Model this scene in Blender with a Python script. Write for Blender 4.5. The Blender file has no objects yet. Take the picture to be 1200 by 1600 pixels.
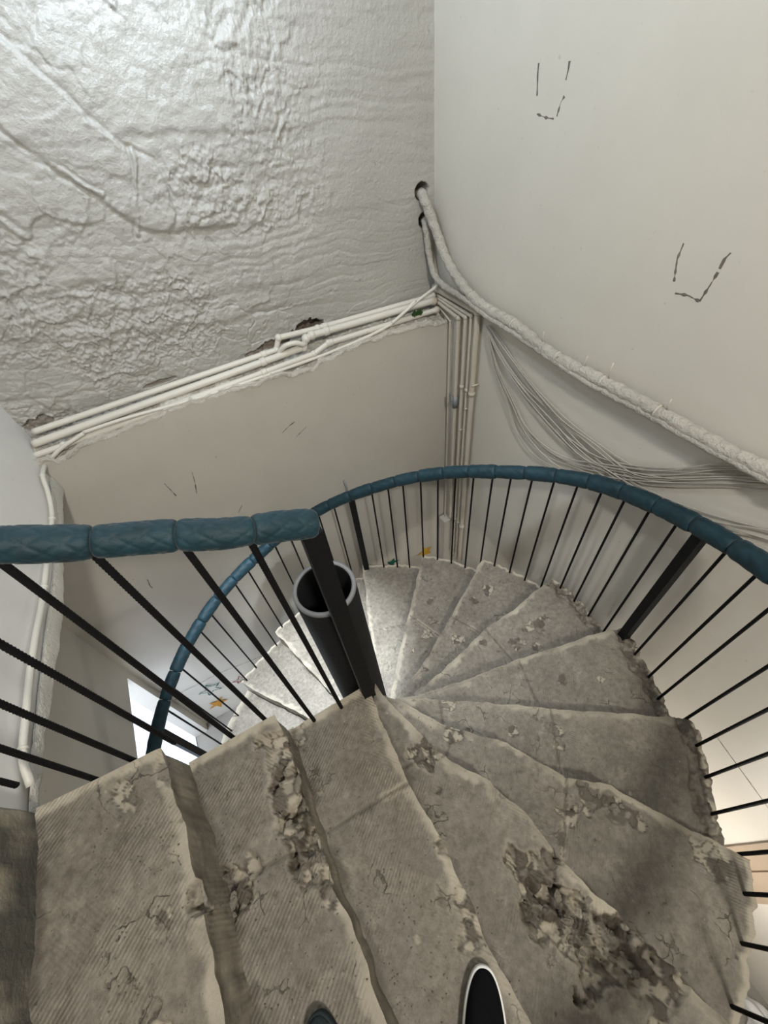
import bpy, math, random
import numpy as np
from mathutils import Vector, Matrix
random.seed(7)
S = bpy.context.scene
COL = S.collection
# ------------------------------------------------------------------ camera, lights, exposure
CAM_H = 1.45
RC = [[0.866769, -0.422173, 0.265482], [-0.490162, -0.623039, 0.60956], [-0.091934, -0.658478, -0.746964]]
cam_d = bpy.data.cameras.new('camera'); cam = bpy.data.objects.new('camera', cam_d); COL.objects.link(cam)
m = Matrix(((RC[0][0], -RC[0][1], -RC[0][2], 0), (RC[1][0], -RC[1][1], -RC[1][2], 0),
            (RC[2][0], -RC[2][1], -RC[2][2], CAM_H), (0, 0, 0, 1)))
cam.matrix_world = m
cam_d.sensor_fit = 'VERTICAL'; cam_d.sensor_height = 36.0; cam_d.lens = 36.0 * 650 / 1600
cam_d.clip_start = 0.02; cam_d.clip_end = 60
S.camera = cam
vs = S.view_settings
vs.view_transform = 'Standard'; vs.look = 'None'; vs.gamma = 1.0; vs.exposure = 0.22; vs.use_curve_mapping = False
w = bpy.data.worlds.new('world'); S.world = w; w.use_nodes = True
w.node_tree.nodes['Background'].inputs[0].default_value = (0.9, 0.95, 1.0, 1)
w.node_tree.nodes['Background'].inputs[1].default_value = 0.3

def light(name, kind, loc, energy, color, size=0.2, target=None, sy=None, **kw):
    d = bpy.data.lights.new(name, kind); d.energy = energy; d.color = color
    if kind == 'AREA':
        d.size = size
        if sy: d.shape = 'RECTANGLE'; d.size_y = sy
    else:
        d.shadow_soft_size = size
    for k, v in kw.items(): setattr(d, k, v)
    o = bpy.data.objects.new(name, d); COL.objects.link(o); o.location = loc
    if target: o.rotation_euler = (Vector(target) - Vector(loc)).to_track_quat('-Z', 'Y').to_euler()
    return o
light('stairwell_lamp', 'POINT', (0.33, 1.72, 2.02), 28, (0.74, 0.87, 1.0), 0.09)
light('stairwell_spot', 'SPOT', (-0.20, 1.30, 2.90), 2700, (0.84, 0.92, 1.0), 0.05, target=(-0.16, 1.36, -1.6), spot_size=math.radians(24), spot_blend=1.0)
light('stairwell_fill_wide', 'SPOT', (0.45, 1.15, 2.90), 330, (0.90, 0.95, 1.0), 0.12, target=(0.70, 1.0, -1.2), spot_size=math.radians(38), spot_blend=1.0)  # added second spot, brightens the middle treads; no fixture there
light('landing_lamp', 'AREA', (0.15, -1.3, 2.8), 60, (1.0, 0.95, 0.87), 0.22, target=(0.6, 1.2, 0))
light('lower_floor_lamp', 'POINT', (0.8, -0.75, -1.6), 30, (1.0, 0.93, 0.84), 0.15)
light('lower_hall_lamp', 'POINT', (-0.35, 1.25, -2.45), 5, (1.0, 0.94, 0.86), 0.06)
light('daylight_patch_fill', 'AREA', (-2.25, 1.3, -1.0), 50, (0.82, 0.9, 1.0), 1.1, target=(-2.0, 1.6, -2.8))  # added area light, whitens the box behind the patch opening

# ------------------------------------------------------------------ measured runs (metres)
LEDGE_FRONT = [(-0.723, 2.057, 0.354), (-0.703, 2.057, 0.321), (-0.557, 2.057, 0.355), (-0.403, 2.057, 0.351), (-0.235, 2.057, 0.358), (-0.043, 2.057, 0.369), (0.184, 2.057, 0.360), (0.389, 2.057, 0.349), (0.600, 2.057, 0.310), (0.646, 2.057, 0.342), (0.885, 2.057, 0.365), (1.132, 2.057, 0.361), (1.304, 2.057, 0.349), (1.500, 2.057, 0.301)]
PIPE_TOP = [(-0.734, 2.185, 0.412), (0.459, 2.185, 0.408), (0.488, 2.185, 0.466), (0.711, 2.185, 0.448), (1.467, 2.185, 0.413)]
PIPE_MID = [(-0.756, 2.145, 0.378), (0.596, 2.145, 0.393), (0.622, 2.145, 0.434), (0.658, 2.145, 0.441), (1.440, 2.145, 0.403)]
PIPE_LOW = [(-0.774, 2.110, 0.342), (-0.648, 2.110, 0.341), (0.634, 2.110, 0.357), (0.730, 2.110, 0.388), (1.439, 2.110, 0.362)]
CABLE_BACK = [(-0.543, 2.097, 0.372), (-0.345, 2.097, 0.368), (0.019, 2.097, 0.342), (0.399, 2.097, 0.335), (0.760, 2.097, 0.339), (1.101, 2.097, 0.370), (1.290, 2.097, 0.459)]
CABLE_LEFT = [(-0.750, 2.143, 0.290), (-0.750, 1.966, 0.324), (-0.750, 1.873, 0.290), (-0.750, 1.771, 0.267), (-0.750, 1.669, 0.268), (-0.750, 1.544, 0.281), (-0.750, 1.438, 0.293), (-0.750, 1.224, 0.316), (-0.750, 1.059, 0.343), (-0.750, 0.930, 0.360), (-0.750, 0.799, 0.369), (-0.750, 0.684, 0.375), (-0.750, 0.617, 0.345)]
LEFT_EDGE = [(-0.770, 2.124, 0.237), (-0.770, 2.102, 0.160), (-0.770, 1.879, 0.166), (-0.770, 1.741, 0.170), (-0.770, 1.571, 0.178), (-0.770, 1.259, 0.190), (-0.770, 1.079, 0.216), (-0.770, 0.971, 0.241), (-0.770, 0.857, 0.258), (-0.770, 0.755, 0.277), (-0.770, 0.683, 0.290), (-0.770, 0.625, 0.300)]
LEFT_STRIP_TOP = [(-0.770, 2.022, 0.255), (-0.770, 1.815, 0.226), (-0.770, 1.570, 0.224), (-0.770, 1.309, 0.253), (-0.770, 1.096, 0.283), (-0.770, 0.948, 0.297), (-0.770, 0.800, 0.313), (-0.770, 0.692, 0.325), (-0.770, 0.629, 0.324)]
INSULATED_BIG = [(1.430, 2.245, 0.914), (1.421, 2.195, 0.893), (1.450, 2.122, 0.750), (1.450, 2.043, 0.658), (1.450, 1.941, 0.587), (1.450, 1.820, 0.534), (1.450, 1.680, 0.506), (1.450, 1.486, 0.498), (1.450, 1.417, 0.489), (1.450, 1.213, 0.452), (1.450, 0.961, 0.450), (1.450, 0.748, 0.450), (1.450, 0.535, 0.444), (1.450, 0.401, 0.441), (1.450, 0.298, 0.447), (1.450, 0.162, 0.448)]
INSULATED_SMALL = [(1.447, 2.245, 0.796), (1.426, 2.195, 0.768), (1.440, 2.182, 0.636), (1.440, 2.132, 0.550), (1.440, 2.037, 0.515), (1.440, 1.888, 0.507), (1.440, 1.765, 0.495), (1.440, 1.663, 0.479), (1.440, 1.468, 0.467), (1.440, 1.377, 0.458), (1.440, 1.025, 0.426), (1.440, 0.731, 0.429), (1.440, 0.519, 0.426), (1.440, 0.271, 0.429), (1.440, 0.143, 0.426)]
RISER_0 = [(1.470, 2.190, 0.444), (1.470, 1.771, 0.449)]
RISER_1 = [(1.470, 2.149, 0.426), (1.470, 1.822, 0.411)]
RISER_2 = [(1.470, 2.136, 0.412), (1.470, 1.872, 0.388)]
RISER_3 = [(1.470, 2.136, 0.390), (1.470, 1.936, 0.363)]
RISER_4 = [(1.470, 2.142, 0.366), (1.470, 2.015, 0.317)]
STAR_YELLOW = (1.272, 2.055, -1.903)
STAR_GREEN = (0.901, 2.055, -1.795)
STAR_TEAL = (-1.026, 2.055, -2.252)
STAR_ORANGE = (-1.086, 2.055, -2.550)
STAR_RED = (-0.789, 2.055, -2.361)
DADO = [(-1.287, 2.056, -2.120), (-1.224, 2.056, -2.056), (-1.063, 2.056, -2.067), (-0.866, 2.056, -2.076), (-0.567, 2.056, -2.153), (-0.413, 2.056, -2.159)]
PENCIL_R = [(1.499, -0.225, -0.957), (1.499, -0.560, -1.095)]
MARKS_RIGHT = [[(1.499, 1.580, 1.349), (1.500, 1.579, 1.323), (1.500, 1.568, 1.268)],
  [(1.500, 1.556, 1.221), (1.500, 1.512, 1.213), (1.500, 1.471, 1.211)],
  [(1.500, 1.458, 1.218), (1.500, 1.450, 1.253), (1.500, 1.438, 1.269)],
  [(1.500, 1.444, 1.307), (1.499, 1.440, 1.329), (1.500, 1.441, 1.350)],
  [(1.500, 0.850, 0.950), (1.500, 0.851, 0.905), (1.500, 0.833, 0.843)],
  [(1.499, 0.814, 0.813), (1.500, 0.771, 0.818), (1.499, 0.732, 0.813)],
  [(1.500, 0.730, 0.812), (1.500, 0.721, 0.864), (1.500, 0.716, 0.901)],
  [(1.500, 0.716, 0.910), (1.500, 0.715, 0.936), (1.500, 0.706, 0.955)]]
MARKS_BACK = [[(-0.368, 2.056, -0.018), (-0.358, 2.056, -0.084), (-0.353, 2.056, -0.127)],
  [(-0.215, 2.056, -0.020), (-0.229, 2.056, -0.086), (-0.253, 2.056, -0.166)],
  [(0.321, 2.056, -0.000), (0.378, 2.056, 0.029), (0.413, 2.056, 0.041)],
  [(0.393, 2.056, -0.062), (0.432, 2.056, -0.042), (0.470, 2.056, -0.022)],
  [(-0.906, 2.056, -0.636), (-0.902, 2.056, -0.701)],
  [(-0.770, 2.056, -0.635), (-0.786, 2.056, -0.698), (-0.785, 2.056, -0.729)],
  [(-0.101, 2.056, -0.431), (-0.059, 2.056, -0.385)]]
WIRES = [[(1.485, 1.697, 0.398), (1.485, 1.586, 0.296), (1.485, 1.390, 0.192), (1.485, 1.154, 0.116), (1.485, 0.940, 0.046), (1.485, 0.740, 0.041), (1.485, 0.538, 0.059), (1.485, 0.338, 0.134), (1.485, 0.176, 0.215), (1.485, 0.058, 0.276)],
  [(1.485, 1.697, 0.398), (1.485, 1.586, 0.296), (1.485, 1.388, 0.182), (1.485, 1.147, 0.092), (1.485, 0.903, 0.052), (1.485, 0.706, 0.119), (1.485, 0.518, 0.235), (1.485, 0.374, 0.340), (1.485, 0.283, 0.403), (1.485, 0.181, 0.477)],
  [(1.485, 1.686, 0.392), (1.485, 1.584, 0.222), (1.485, 1.444, 0.094), (1.485, 1.259, -0.053), (1.485, 1.021, -0.067), (1.485, 0.751, 0.061), (1.485, 0.556, 0.198), (1.485, 0.411, 0.324), (1.485, 0.287, 0.411), (1.485, 0.184, 0.482)],
  [(1.485, 1.678, 0.408), (1.485, 1.542, 0.332), (1.485, 1.328, 0.230), (1.485, 1.089, 0.154), (1.485, 0.865, 0.126), (1.485, 0.672, 0.115), (1.485, 0.528, 0.198), (1.485, 0.381, 0.310), (1.485, 0.275, 0.390), (1.485, 0.172, 0.462)],
  [(1.485, 1.697, 0.398), (1.485, 1.599, 0.216), (1.485, 1.478, 0.076), (1.485, 1.326, -0.096), (1.485, 1.141, -0.131), (1.485, 0.913, -0.073), (1.485, 0.692, -0.001), (1.485, 0.490, 0.054), (1.485, 0.298, 0.105), (1.485, 0.144, 0.159)]]
# ------------------------------------------------------------------ helpers
def hsh(ix, iy, seed):
    n = (ix.astype(np.int64) * 374761393 + iy.astype(np.int64) * 668265263 + seed * 974711) & 0x7fffffff
    n = ((n ^ (n >> 13)) * 1274126177) & 0x7fffffff
    n = n ^ (n >> 16)
    return (n & 0xffff) / 65535.0
def vn(x, y, seed=0):
    x = np.asarray(x, float); y = np.asarray(y, float)
    ix = np.floor(x); iy = np.floor(y); fx = x - ix; fy = y - iy
    fx = fx * fx * (3 - 2 * fx); fy = fy * fy * (3 - 2 * fy)
    a = hsh(ix, iy, seed); b = hsh(ix + 1, iy, seed); c = hsh(ix, iy + 1, seed); d = hsh(ix + 1, iy + 1, seed)
    return (a * (1 - fx) + b * fx) * (1 - fy) + (c * (1 - fx) + d * fx) * fy
def fbm(x, y, seed=0, oct=4):
    r = 0; a = 0.5; t = 0
    for i in range(oct):
        r = r + a * vn(np.asarray(x) * 2 ** i + 17.3 * i, np.asarray(y) * 2 ** i - 9.1 * i, seed + i); t += a; a *= 0.5
    return r / t
def vor(x, y, seed=0):
    """Cellular noise: nearest cell's random value, its tilt and the gap to the next cell."""
    x = np.asarray(x, float); y = np.asarray(y, float); ix = np.floor(x); iy = np.floor(y)
    f1 = np.full(x.shape, 9.0); f2 = f1.copy(); val = np.zeros(x.shape); tl = np.zeros(x.shape)
    for a in (-1, 0, 1):
        for c in (-1, 0, 1):
            jx = ix + a; jy = iy + c; px = jx + hsh(jx, jy, seed); py = jy + hsh(jx, jy, seed + 5)
            d = np.hypot(x - px, y - py); v = hsh(jx, jy, seed + 9); an = hsh(jx, jy, seed + 13) * 6.283
            n = d < f1; f2 = np.where(n, f1, np.minimum(f2, d)); f1 = np.where(n, d, f1)
            val = np.where(n, v, val); tl = np.where(n, (x - px) * np.cos(an) + (y - py) * np.sin(an), tl)
    return val, tl, f2 - f1
def sst(a, b, x):
    t = np.clip((x - a) / (b - a), 0, 1); return t * t * (3 - 2 * t)

def mesh_obj(name, V, F, mat, parent=None, smooth=True, attrs=None):
    me = bpy.data.meshes.new(name)
    me.from_pydata([tuple(map(float, v)) for v in V], [], [tuple(map(int, f)) for f in F])
    me.update()
    if attrs:
        for k, arr in attrs.items():
            at = me.attributes.new(k, 'FLOAT', 'POINT'); at.data.foreach_set('value', np.asarray(arr, dtype=np.float32))
    if mat:
        for q in (mat if isinstance(mat, (list, tuple)) else [mat]): me.materials.append(q)
    if smooth:
        me.polygons.foreach_set('use_smooth', [True] * len(me.polygons))
    o = bpy.data.objects.new(name, me); COL.objects.link(o)
    if parent: adopt(o, parent)
    return o
def adopt(o, parent):
    o.parent = parent
    o.matrix_parent_inverse = Matrix.Translation(-Vector(parent.location))
def thing(name, label, cat, loc=(0, 0, 0), group=None):
    o = bpy.data.objects.new(name, None); COL.objects.link(o); o.location = loc; o.empty_display_size = 0.05
    return tag(o, label, cat, group)
def tag(o, label, cat, group=None, kind=None):
    o['label'] = label; o['category'] = cat
    if group: o['group'] = group
    if kind: o['kind'] = kind
    return o
def struct(o, label=None, cat=None):
    o['kind'] = 'structure'
    if label: o['label'] = label
    if cat: o['category'] = cat
    return o
def grid_faces(n, m, wrap=False, flip=False):
    F = []
    for i in range(n - 1):
        for j in range(m if wrap else m - 1):
            a = i * m + j; b = i * m + (j + 1) % m; c = (i + 1) * m + (j + 1) % m; d = (i + 1) * m + j
            F.append((a, d, c, b) if flip else (a, b, c, d))
    return F
def boxdata(x0, y0, z0, x1, y1, z1):
    V = [(x, y, z) for z in (z0, z1) for y in (y0, y1) for x in (x0, x1)]
    F = [(0, 2, 3, 1), (4, 5, 7, 6), (0, 1, 5, 4), (2, 6, 7, 3), (0, 4, 6, 2), (1, 3, 7, 5)]
    return V, F
def merge(parts):
    V = []; F = []
    for v, f in parts:
        n = len(V); V += [tuple(p) for p in v]; F += [tuple(i + n for i in q) for q in f]
    return V, F
def resample(P, step):
    P = np.array(P, float); d = np.r_[0, np.cumsum(np.linalg.norm(np.diff(P, axis=0), axis=1))]
    n = max(2, int(d[-1] / step) + 1); s = np.linspace(0, d[-1], n)
    return np.stack([np.interp(s, d, P[:, k]) for k in range(P.shape[1])], 1)
def smoothline(P, step=0.02):
    """Catmull-Rom through the points, then resampled evenly."""
    P = [np.array(p, float) for p in P]
    if len(P) < 3: return resample(P, step)
    Q = [2 * P[0] - P[1]] + P + [2 * P[-1] - P[-2]]; out = []
    for i in range(1, len(Q) - 2):
        a, b, c, d = Q[i - 1], Q[i], Q[i + 1], Q[i + 2]
        for t in np.linspace(0, 1, 8, endpoint=False):
            out.append(0.5 * (2 * b + (c - a) * t + (2 * a - 5 * b + 4 * c - d) * t * t + (3 * b - a - 3 * c + d) * t ** 3))
    out.append(P[-1])
    return resample(out, step)
def tubedata(P, r, seg=12, rf=None, cap=True):
    P = np.array(P, float); n = len(P)
    T = np.gradient(P, axis=0); T /= np.linalg.norm(T, axis=1)[:, None] + 1e-12
    u = np.cross(T[0], [0, 0, 1.0]); 
    if np.linalg.norm(u) < 1e-3: u = np.cross(T[0], [1.0, 0, 0])
    u /= np.linalg.norm(u); V = []
    L = np.r_[0, np.cumsum(np.linalg.norm(np.diff(P, axis=0), axis=1))]
    for i in range(n):
        u = u - T[i] * (u @ T[i]); u /= np.linalg.norm(u); v = np.cross(T[i], u)
        for k in range(seg):
            a = 2 * math.pi * k / seg
            rr = r if rf is None else rf(L[i], a, L[-1])
            V.append(P[i] + rr * (math.cos(a) * u + math.sin(a) * v))
    F = grid_faces(n, seg, wrap=True, flip=True)
    if cap: F.append(tuple(range(seg))); F.append(tuple(reversed(range((n - 1) * seg, n * seg))))
    return V, F

# ------------------------------------------------------------------ materials
def newmat(name):
    mt = bpy.data.materials.new(name); mt.use_nodes = True; nt = mt.node_tree
    b = nt.nodes['Principled BSDF']; return mt, nt, b
def N(nt, t, **kw):
    n = nt.nodes.new(t)
    for k, v in kw.items():
        if k.startswith('i_'): n.inputs[k[2:].replace('_', ' ')].default_value = v
        else: setattr(n, k, v)
    return n
def ramp(nt, stops):
    r = nt.nodes.new('ShaderNodeValToRGB'); e = r.color_ramp.elements
    while len(e) < len(stops): e.new(0.5)
    for q, (p, c) in zip(e, stops): q.position = p; q.color = c if len(c) == 4 else (*c, 1)
    return r
def mixc(nt, fac, a, b, mode='MIX'):
    n = nt.nodes.new('ShaderNodeMix'); n.data_type = 'RGBA'; n.blend_type = mode
    for sock, val in ((n.inputs[0], fac), (n.inputs[6], a), (n.inputs[7], b)):
        if isinstance(val, bpy.types.NodeSocket): nt.links.new(val, sock)
        elif isinstance(val, (int, float)): sock.default_value = val
        else: sock.default_value = (*val, 1)
    return n.outputs[2]
def paint(name, col, rough=0.5, spec=0.4, bump=0.1, scale=14, var=0.06, speck=0.0, attr=None, attrcol=None, bscale2=90):
    mt, nt, b = newmat(name); L = nt.links
    g = N(nt, 'ShaderNodeNewGeometry')
    n1 = N(nt, 'ShaderNodeTexNoise', i_Scale=2.2, i_Detail=6.0, i_Roughness=0.6); L.new(g.outputs['Position'], n1.inputs['Vector'])
    dark = tuple(c * (1 - var * 2) for c in col)
    rp = ramp(nt, [(0.3, dark), (0.7, col)]); L.new(n1.outputs[0], rp.inputs[0]); c = rp.outputs[0]
    if speck:
        n3 = N(nt, 'ShaderNodeTexNoise', i_Scale=38.0, i_Detail=3.0); L.new(g.outputs['Position'], n3.inputs['Vector'])
        r3 = ramp(nt, [(0.69, (0, 0, 0)), (0.76, (1, 1, 1))]); L.new(n3.outputs[0], r3.inputs[0])
        mu = N(nt, 'ShaderNodeMath', operation='MULTIPLY'); L.new(r3.outputs[0], mu.inputs[0]); mu.inputs[1].default_value = speck
        c = mixc(nt, mu.outputs[0], c, (col[0] * .3, col[1] * .28, col[2] * .25))
    if attr:
        a = N(nt, 'ShaderNodeAttribute', attribute_name=attr); c = mixc(nt, a.outputs['Fac'], c, attrcol)
    L.new(c, b.inputs['Base Color'])
    b.inputs['Roughness'].default_value = rough; b.inputs['Specular IOR Level'].default_value = spec
    n2 = N(nt, 'ShaderNodeTexNoise', i_Scale=float(scale), i_Detail=8.0, i_Roughness=0.65); L.new(g.outputs['Position'], n2.inputs['Vector'])
    n4 = N(nt, 'ShaderNodeTexNoise', i_Scale=float(bscale2), i_Detail=4.0); L.new(g.outputs['Position'], n4.inputs['Vector'])
    ad = N(nt, 'ShaderNodeMath', operation='MULTIPLY_ADD'); L.new(n4.outputs[0], ad.inputs[0]); ad.inputs[1].default_value = 0.3; L.new(n2.outputs[0], ad.inputs[2])
    bp = N(nt, 'ShaderNodeBump', i_Strength=bump, i_Distance=0.02); L.new(ad.outputs[0], bp.inputs['Height']); L.new(bp.outputs[0], b.inputs['Normal'])
    return mt
M = {}
M['wall_rough'] = paint('rough_painted_plaster', (0.42, 0.411, 0.383), 0.32, 0.8, 0.35, 55, 0.07, 0.35, 'brick_shade', (0.17, 0.125, 0.085), 120)
M['wall_smooth'] = paint('smooth_painted_plaster', (0.60, 0.572, 0.51), 0.42, 0.45, 0.07, 5, 0.035, 0.25, bscale2=60)
M['wall_lower'] = paint('beige_painted_plaster', (0.53, 0.507, 0.455), 0.45, 0.4, 0.08, 5, 0.05, 0.3, bscale2=60)
M['wall_left'] = paint('pale_painted_plaster', (0.78, 0.77, 0.75), 0.42, 0.45, 0.08, 6, 0.04, 0.2)
M['raw_plaster'] = paint('raw_broken_plaster', (0.80, 0.77, 0.70), 0.85, 0.2, 0.9, 60, 0.12, 0.3, bscale2=160)
M['ceiling'] = paint('ceiling_paint', (0.7, 0.69, 0.66), 0.7)
M['pipe'] = paint('painted_white_pipe', (0.70, 0.675, 0.61), 0.4, 0.5, 0.12, 40, 0.08, 0.25)
M['pipe_old'] = paint('dusty_beige_pipe', (0.56, 0.52, 0.44), 0.5, 0.4, 0.2, 40, 0.12, 0.4)
M['insul'] = paint('wrapped_pipe_insulation', (0.60, 0.57, 0.51), 0.6, 0.3, 0.9, 45, 0.15, 0.5)
M['wire'] = paint('grey_cable_sheath', (0.42, 0.395, 0.35), 0.75, 0.15, 0.0)
M['black'] = paint('black_painted_steel', (0.005, 0.005, 0.0055), 0.62, 0.18, 0.25, 60, 0.1)
M['tube'] = paint('dark_grey_steel_tube', (0.009, 0.0095, 0.0105), 0.6, 0.22, 0.12, 40, 0.1)
M['tube_rim'] = paint('worn_tube_rim', (0.13, 0.13, 0.13), 0.5, 0.4, 0.1, 40, 0.1)
M['mark'] = paint('scratched_mark', (0.24, 0.215, 0.185), 0.9, 0.1, 0.5, 80, 0.3)
M['pencil'] = paint('pencil_line', (0.20, 0.17, 0.14), 0.9, 0.1, 0.1)
M['trunk'] = paint('beige_trim', (0.34, 0.27, 0.20), 0.6, 0.3, 0.1)
M['floor'] = paint('grey_lower_floor', (0.30, 0.28, 0.25), 0.6, 0.3, 0.3, 20, 0.15, 0.4)
M['light_box'] = paint('white_light_box_paint', (0.82, 0.84, 0.88), 0.6, 0.3, 0.02)
M['sack'] = paint('white_woven_sack', (0.66, 0.66, 0.66), 0.7, 0.2, 0.3, 30, 0.1)
M['debris'] = paint('broken_mortar', (0.36, 0.32, 0.26), 0.95, 0.1, 0.9, 90, 0.25)
M['shoe_black'] = paint('black_suede', (0.006, 0.006, 0.007), 0.95, 0.05, 0.3, 120, 0.1)
M['shoe_white'] = paint('white_rubber_sole', (0.78, 0.77, 0.74), 0.5, 0.4, 0.05)
M['shoe_grey'] = paint('dark_green_grey_textile', (0.030, 0.040, 0.042), 0.8, 0.1, 0.3, 120, 0.1)
M['metal'] = paint('valve_metal', (0.22, 0.24, 0.26), 0.35, 0.6, 0.1)
M['plant'] = paint('green_moss', (0.09, 0.20, 0.06), 0.8, 0.1, 0.8, 80, 0.4)
for k, c in dict(yellow=(0.55, 0.33, 0.03), green=(0.015, 0.11, 0.07), teal=(0.02, 0.10, 0.10), orange=(0.45, 0.22, 0.04), red=(0.20, 0.02, 0.03)).items():
    M['star_' + k] = paint(k + '_crayon_paint', c, 0.7, 0.2, 0.05)

def fabric(name, col):
    mt, nt, b = newmat(name); L = nt.links
    g = N(nt, 'ShaderNodeNewGeometry')
    n1 = N(nt, 'ShaderNodeTexNoise', i_Scale=25.0, i_Detail=5.0); L.new(g.outputs['Position'], n1.inputs['Vector'])
    rp = ramp(nt, [(0.3, tuple(c * 0.7 for c in col)), (0.7, tuple(c * 1.25 for c in col))]); L.new(n1.outputs[0], rp.inputs[0]); L.new(rp.outputs[0], b.inputs['Base Color'])
    b.inputs['Roughness'].default_value = 0.62; b.inputs['Specular IOR Level'].default_value = 0.35
    b.inputs['Sheen Weight'].default_value = 0.08; b.inputs['Sheen Roughness'].default_value = 0.4
    n2 = N(nt, 'ShaderNodeTexNoise', i_Scale=400.0, i_Detail=2.0); L.new(g.outputs['Position'], n2.inputs['Vector'])
    bp = N(nt, 'ShaderNodeBump', i_Strength=0.25, i_Distance=0.002); L.new(n2.outputs[0], bp.inputs['Height']); L.new(bp.outputs[0], b.inputs['Normal'])
    return mt
M['teal'] = fabric('quilted_teal_fabric', (0.0055, 0.028, 0.040))

def tile_mat():
    mt, nt, b = newmat('combed_stone_step'); L = nt.links
    g = N(nt, 'ShaderNodeNewGeometry')
    n1 = N(nt, 'ShaderNodeTexNoise', i_Scale=3.5, i_Detail=8.0, i_Roughness=0.65); L.new(g.outputs['Position'], n1.inputs['Vector'])
    rp = ramp(nt, [(0.28, (0.120, 0.105, 0.082)), (0.5, (0.175, 0.155, 0.125)), (0.74, (0.235, 0.214, 0.170))]); L.new(n1.outputs[0], rp.inputs[0])
    n5 = N(nt, 'ShaderNodeTexNoise', i_Scale=45.0, i_Detail=6.0, i_Roughness=0.75); L.new(g.outputs['Position'], n5.inputs['Vector'])
    r5 = ramp(nt, [(0.35, (0.68, 0.66, 0.63)), (0.62, (1.12, 1.12, 1.12))]); L.new(n5.outputs[0], r5.inputs[0])
    c = mixc(nt, 1.0, rp.outputs[0], r5.outputs[0], 'MULTIPLY')
    # dark chips
    v = N(nt, 'ShaderNodeTexNoise', i_Scale=24.0, i_Detail=7.0, i_Roughness=0.7); L.new(g.outputs['Position'], v.inputs['Vector'])
    rv = ramp(nt, [(0.655, (0, 0, 0)), (0.69, (1, 1, 1))]); L.new(v.outputs[0], rv.inputs[0])
    c = mixc(nt, rv.outputs[0], c, (0.085, 0.068, 0.05))
    # hairline cracks and pale flecks
    nd = N(nt, 'ShaderNodeTexNoise', i_Scale=9.0, i_Detail=6.0); L.new(g.outputs['Position'], nd.inputs['Vector'])
    vm = N(nt, 'ShaderNodeVectorMath', operation='MULTIPLY_ADD'); L.new(nd.outputs['Color'], vm.inputs[0]); vm.inputs[1].default_value = (0.16, 0.16, 0.16); L.new(g.outputs['Position'], vm.inputs[2])
    vr = N(nt, 'ShaderNodeTexVoronoi', feature='DISTANCE_TO_EDGE', i_Scale=11.0); L.new(vm.outputs[0], vr.inputs['Vector'])
    rc = ramp(nt, [(0.006, (1, 1, 1)), (0.022, (0, 0, 0))]); L.new(vr.outputs['Distance'], rc.inputs[0])
    nm = N(nt, 'ShaderNodeTexNoise', i_Scale=7.0, i_Detail=3.0); nm.inputs['Roughness'].default_value = 0.6; L.new(g.outputs['Position'], nm.inputs['Vector'])
    rm = ramp(nt, [(0.575, (0, 0, 0)), (0.64, (1, 1, 1))]); L.new(nm.outputs[0], rm.inputs[0])
    cm = N(nt, 'ShaderNodeMath', operation='MULTIPLY'); L.new(rc.outputs[0], cm.inputs[0]); L.new(rm.outputs[0], cm.inputs[1])
    c = mixc(nt, cm.outputs[0], c, (0.075, 0.062, 0.047))
    nf = N(nt, 'ShaderNodeTexNoise', i_Scale=62.0, i_Detail=4.0, i_Roughness=0.7); L.new(g.outputs['Position'], nf.inputs['Vector'])
    rf_ = ramp(nt, [(0.67, (0, 0, 0)), (0.71, (0.6, 0.6, 0.6))]); L.new(nf.outputs[0], rf_.inputs[0])
    c = mixc(nt, rf_.outputs[0], c, (0.36, 0.33, 0.27))
    ng = N(nt, 'ShaderNodeTexNoise', i_Scale=13.0, i_Detail=8.0, i_Roughness=0.75); L.new(g.outputs['Position'], ng.inputs['Vector'])
    rg = ramp(nt, [(0.56, (0, 0, 0)), (0.66, (0.45, 0.45, 0.45))]); L.new(ng.outputs[0], rg.inputs[0])
    c = mixc(nt, rg.outputs[0], c, (0.30, 0.27, 0.215))
    aw = N(nt, 'ShaderNodeAttribute', attribute_name='wear'); c = mixc(nt, aw.outputs['Fac'], c, (0.40, 0.355, 0.275))
    ad = N(nt, 'ShaderNodeAttribute', attribute_name='dirt'); c = mixc(nt, ad.outputs['Fac'], c, (0.070, 0.055, 0.040))
    L.new(c, b.inputs['Base Color'])
    b.inputs['Roughness'].default_value = 0.55; b.inputs['Specular IOR Level'].default_value = 0.45
    # comb lines in two directions picked tile by tile
    def wave(rot, sc):
        mp = N(nt, 'ShaderNodeMapping'); mp.inputs['Rotation'].default_value = (0, 0, rot); L.new(g.outputs['Position'], mp.inputs['Vector'])
        wv = N(nt, 'ShaderNodeTexWave', wave_type='BANDS', bands_direction='X', i_Scale=sc, i_Distortion=0.8, i_Detail=1.0); wv.inputs['Detail Scale'].default_value = 0.35
        L.new(mp.outputs[0], wv.inputs['Vector']); return wv.outputs['Fac']
    n6 = N(nt, 'ShaderNodeTexNoise', i_Scale=2.4, i_Detail=1.0); L.new(g.outputs['Position'], n6.inputs['Vector'])
    r6 = ramp(nt, [(0.47, (0, 0, 0)), (0.53, (1, 1, 1))]); L.new(n6.outputs[0], r6.inputs[0])
    wmix = mixc(nt, r6.outputs[0], (0, 0, 0), (0, 0, 0)); wn = wmix.node
    L.new(wave(0.9, 38.0), wn.inputs[6]); L.new(wave(-0.65, 38.0), wn.inputs[7])
    n7 = N(nt, 'ShaderNodeTexNoise', i_Scale=6.0, i_Detail=4.0); L.new(g.outputs['Position'], n7.inputs['Vector'])
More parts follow.
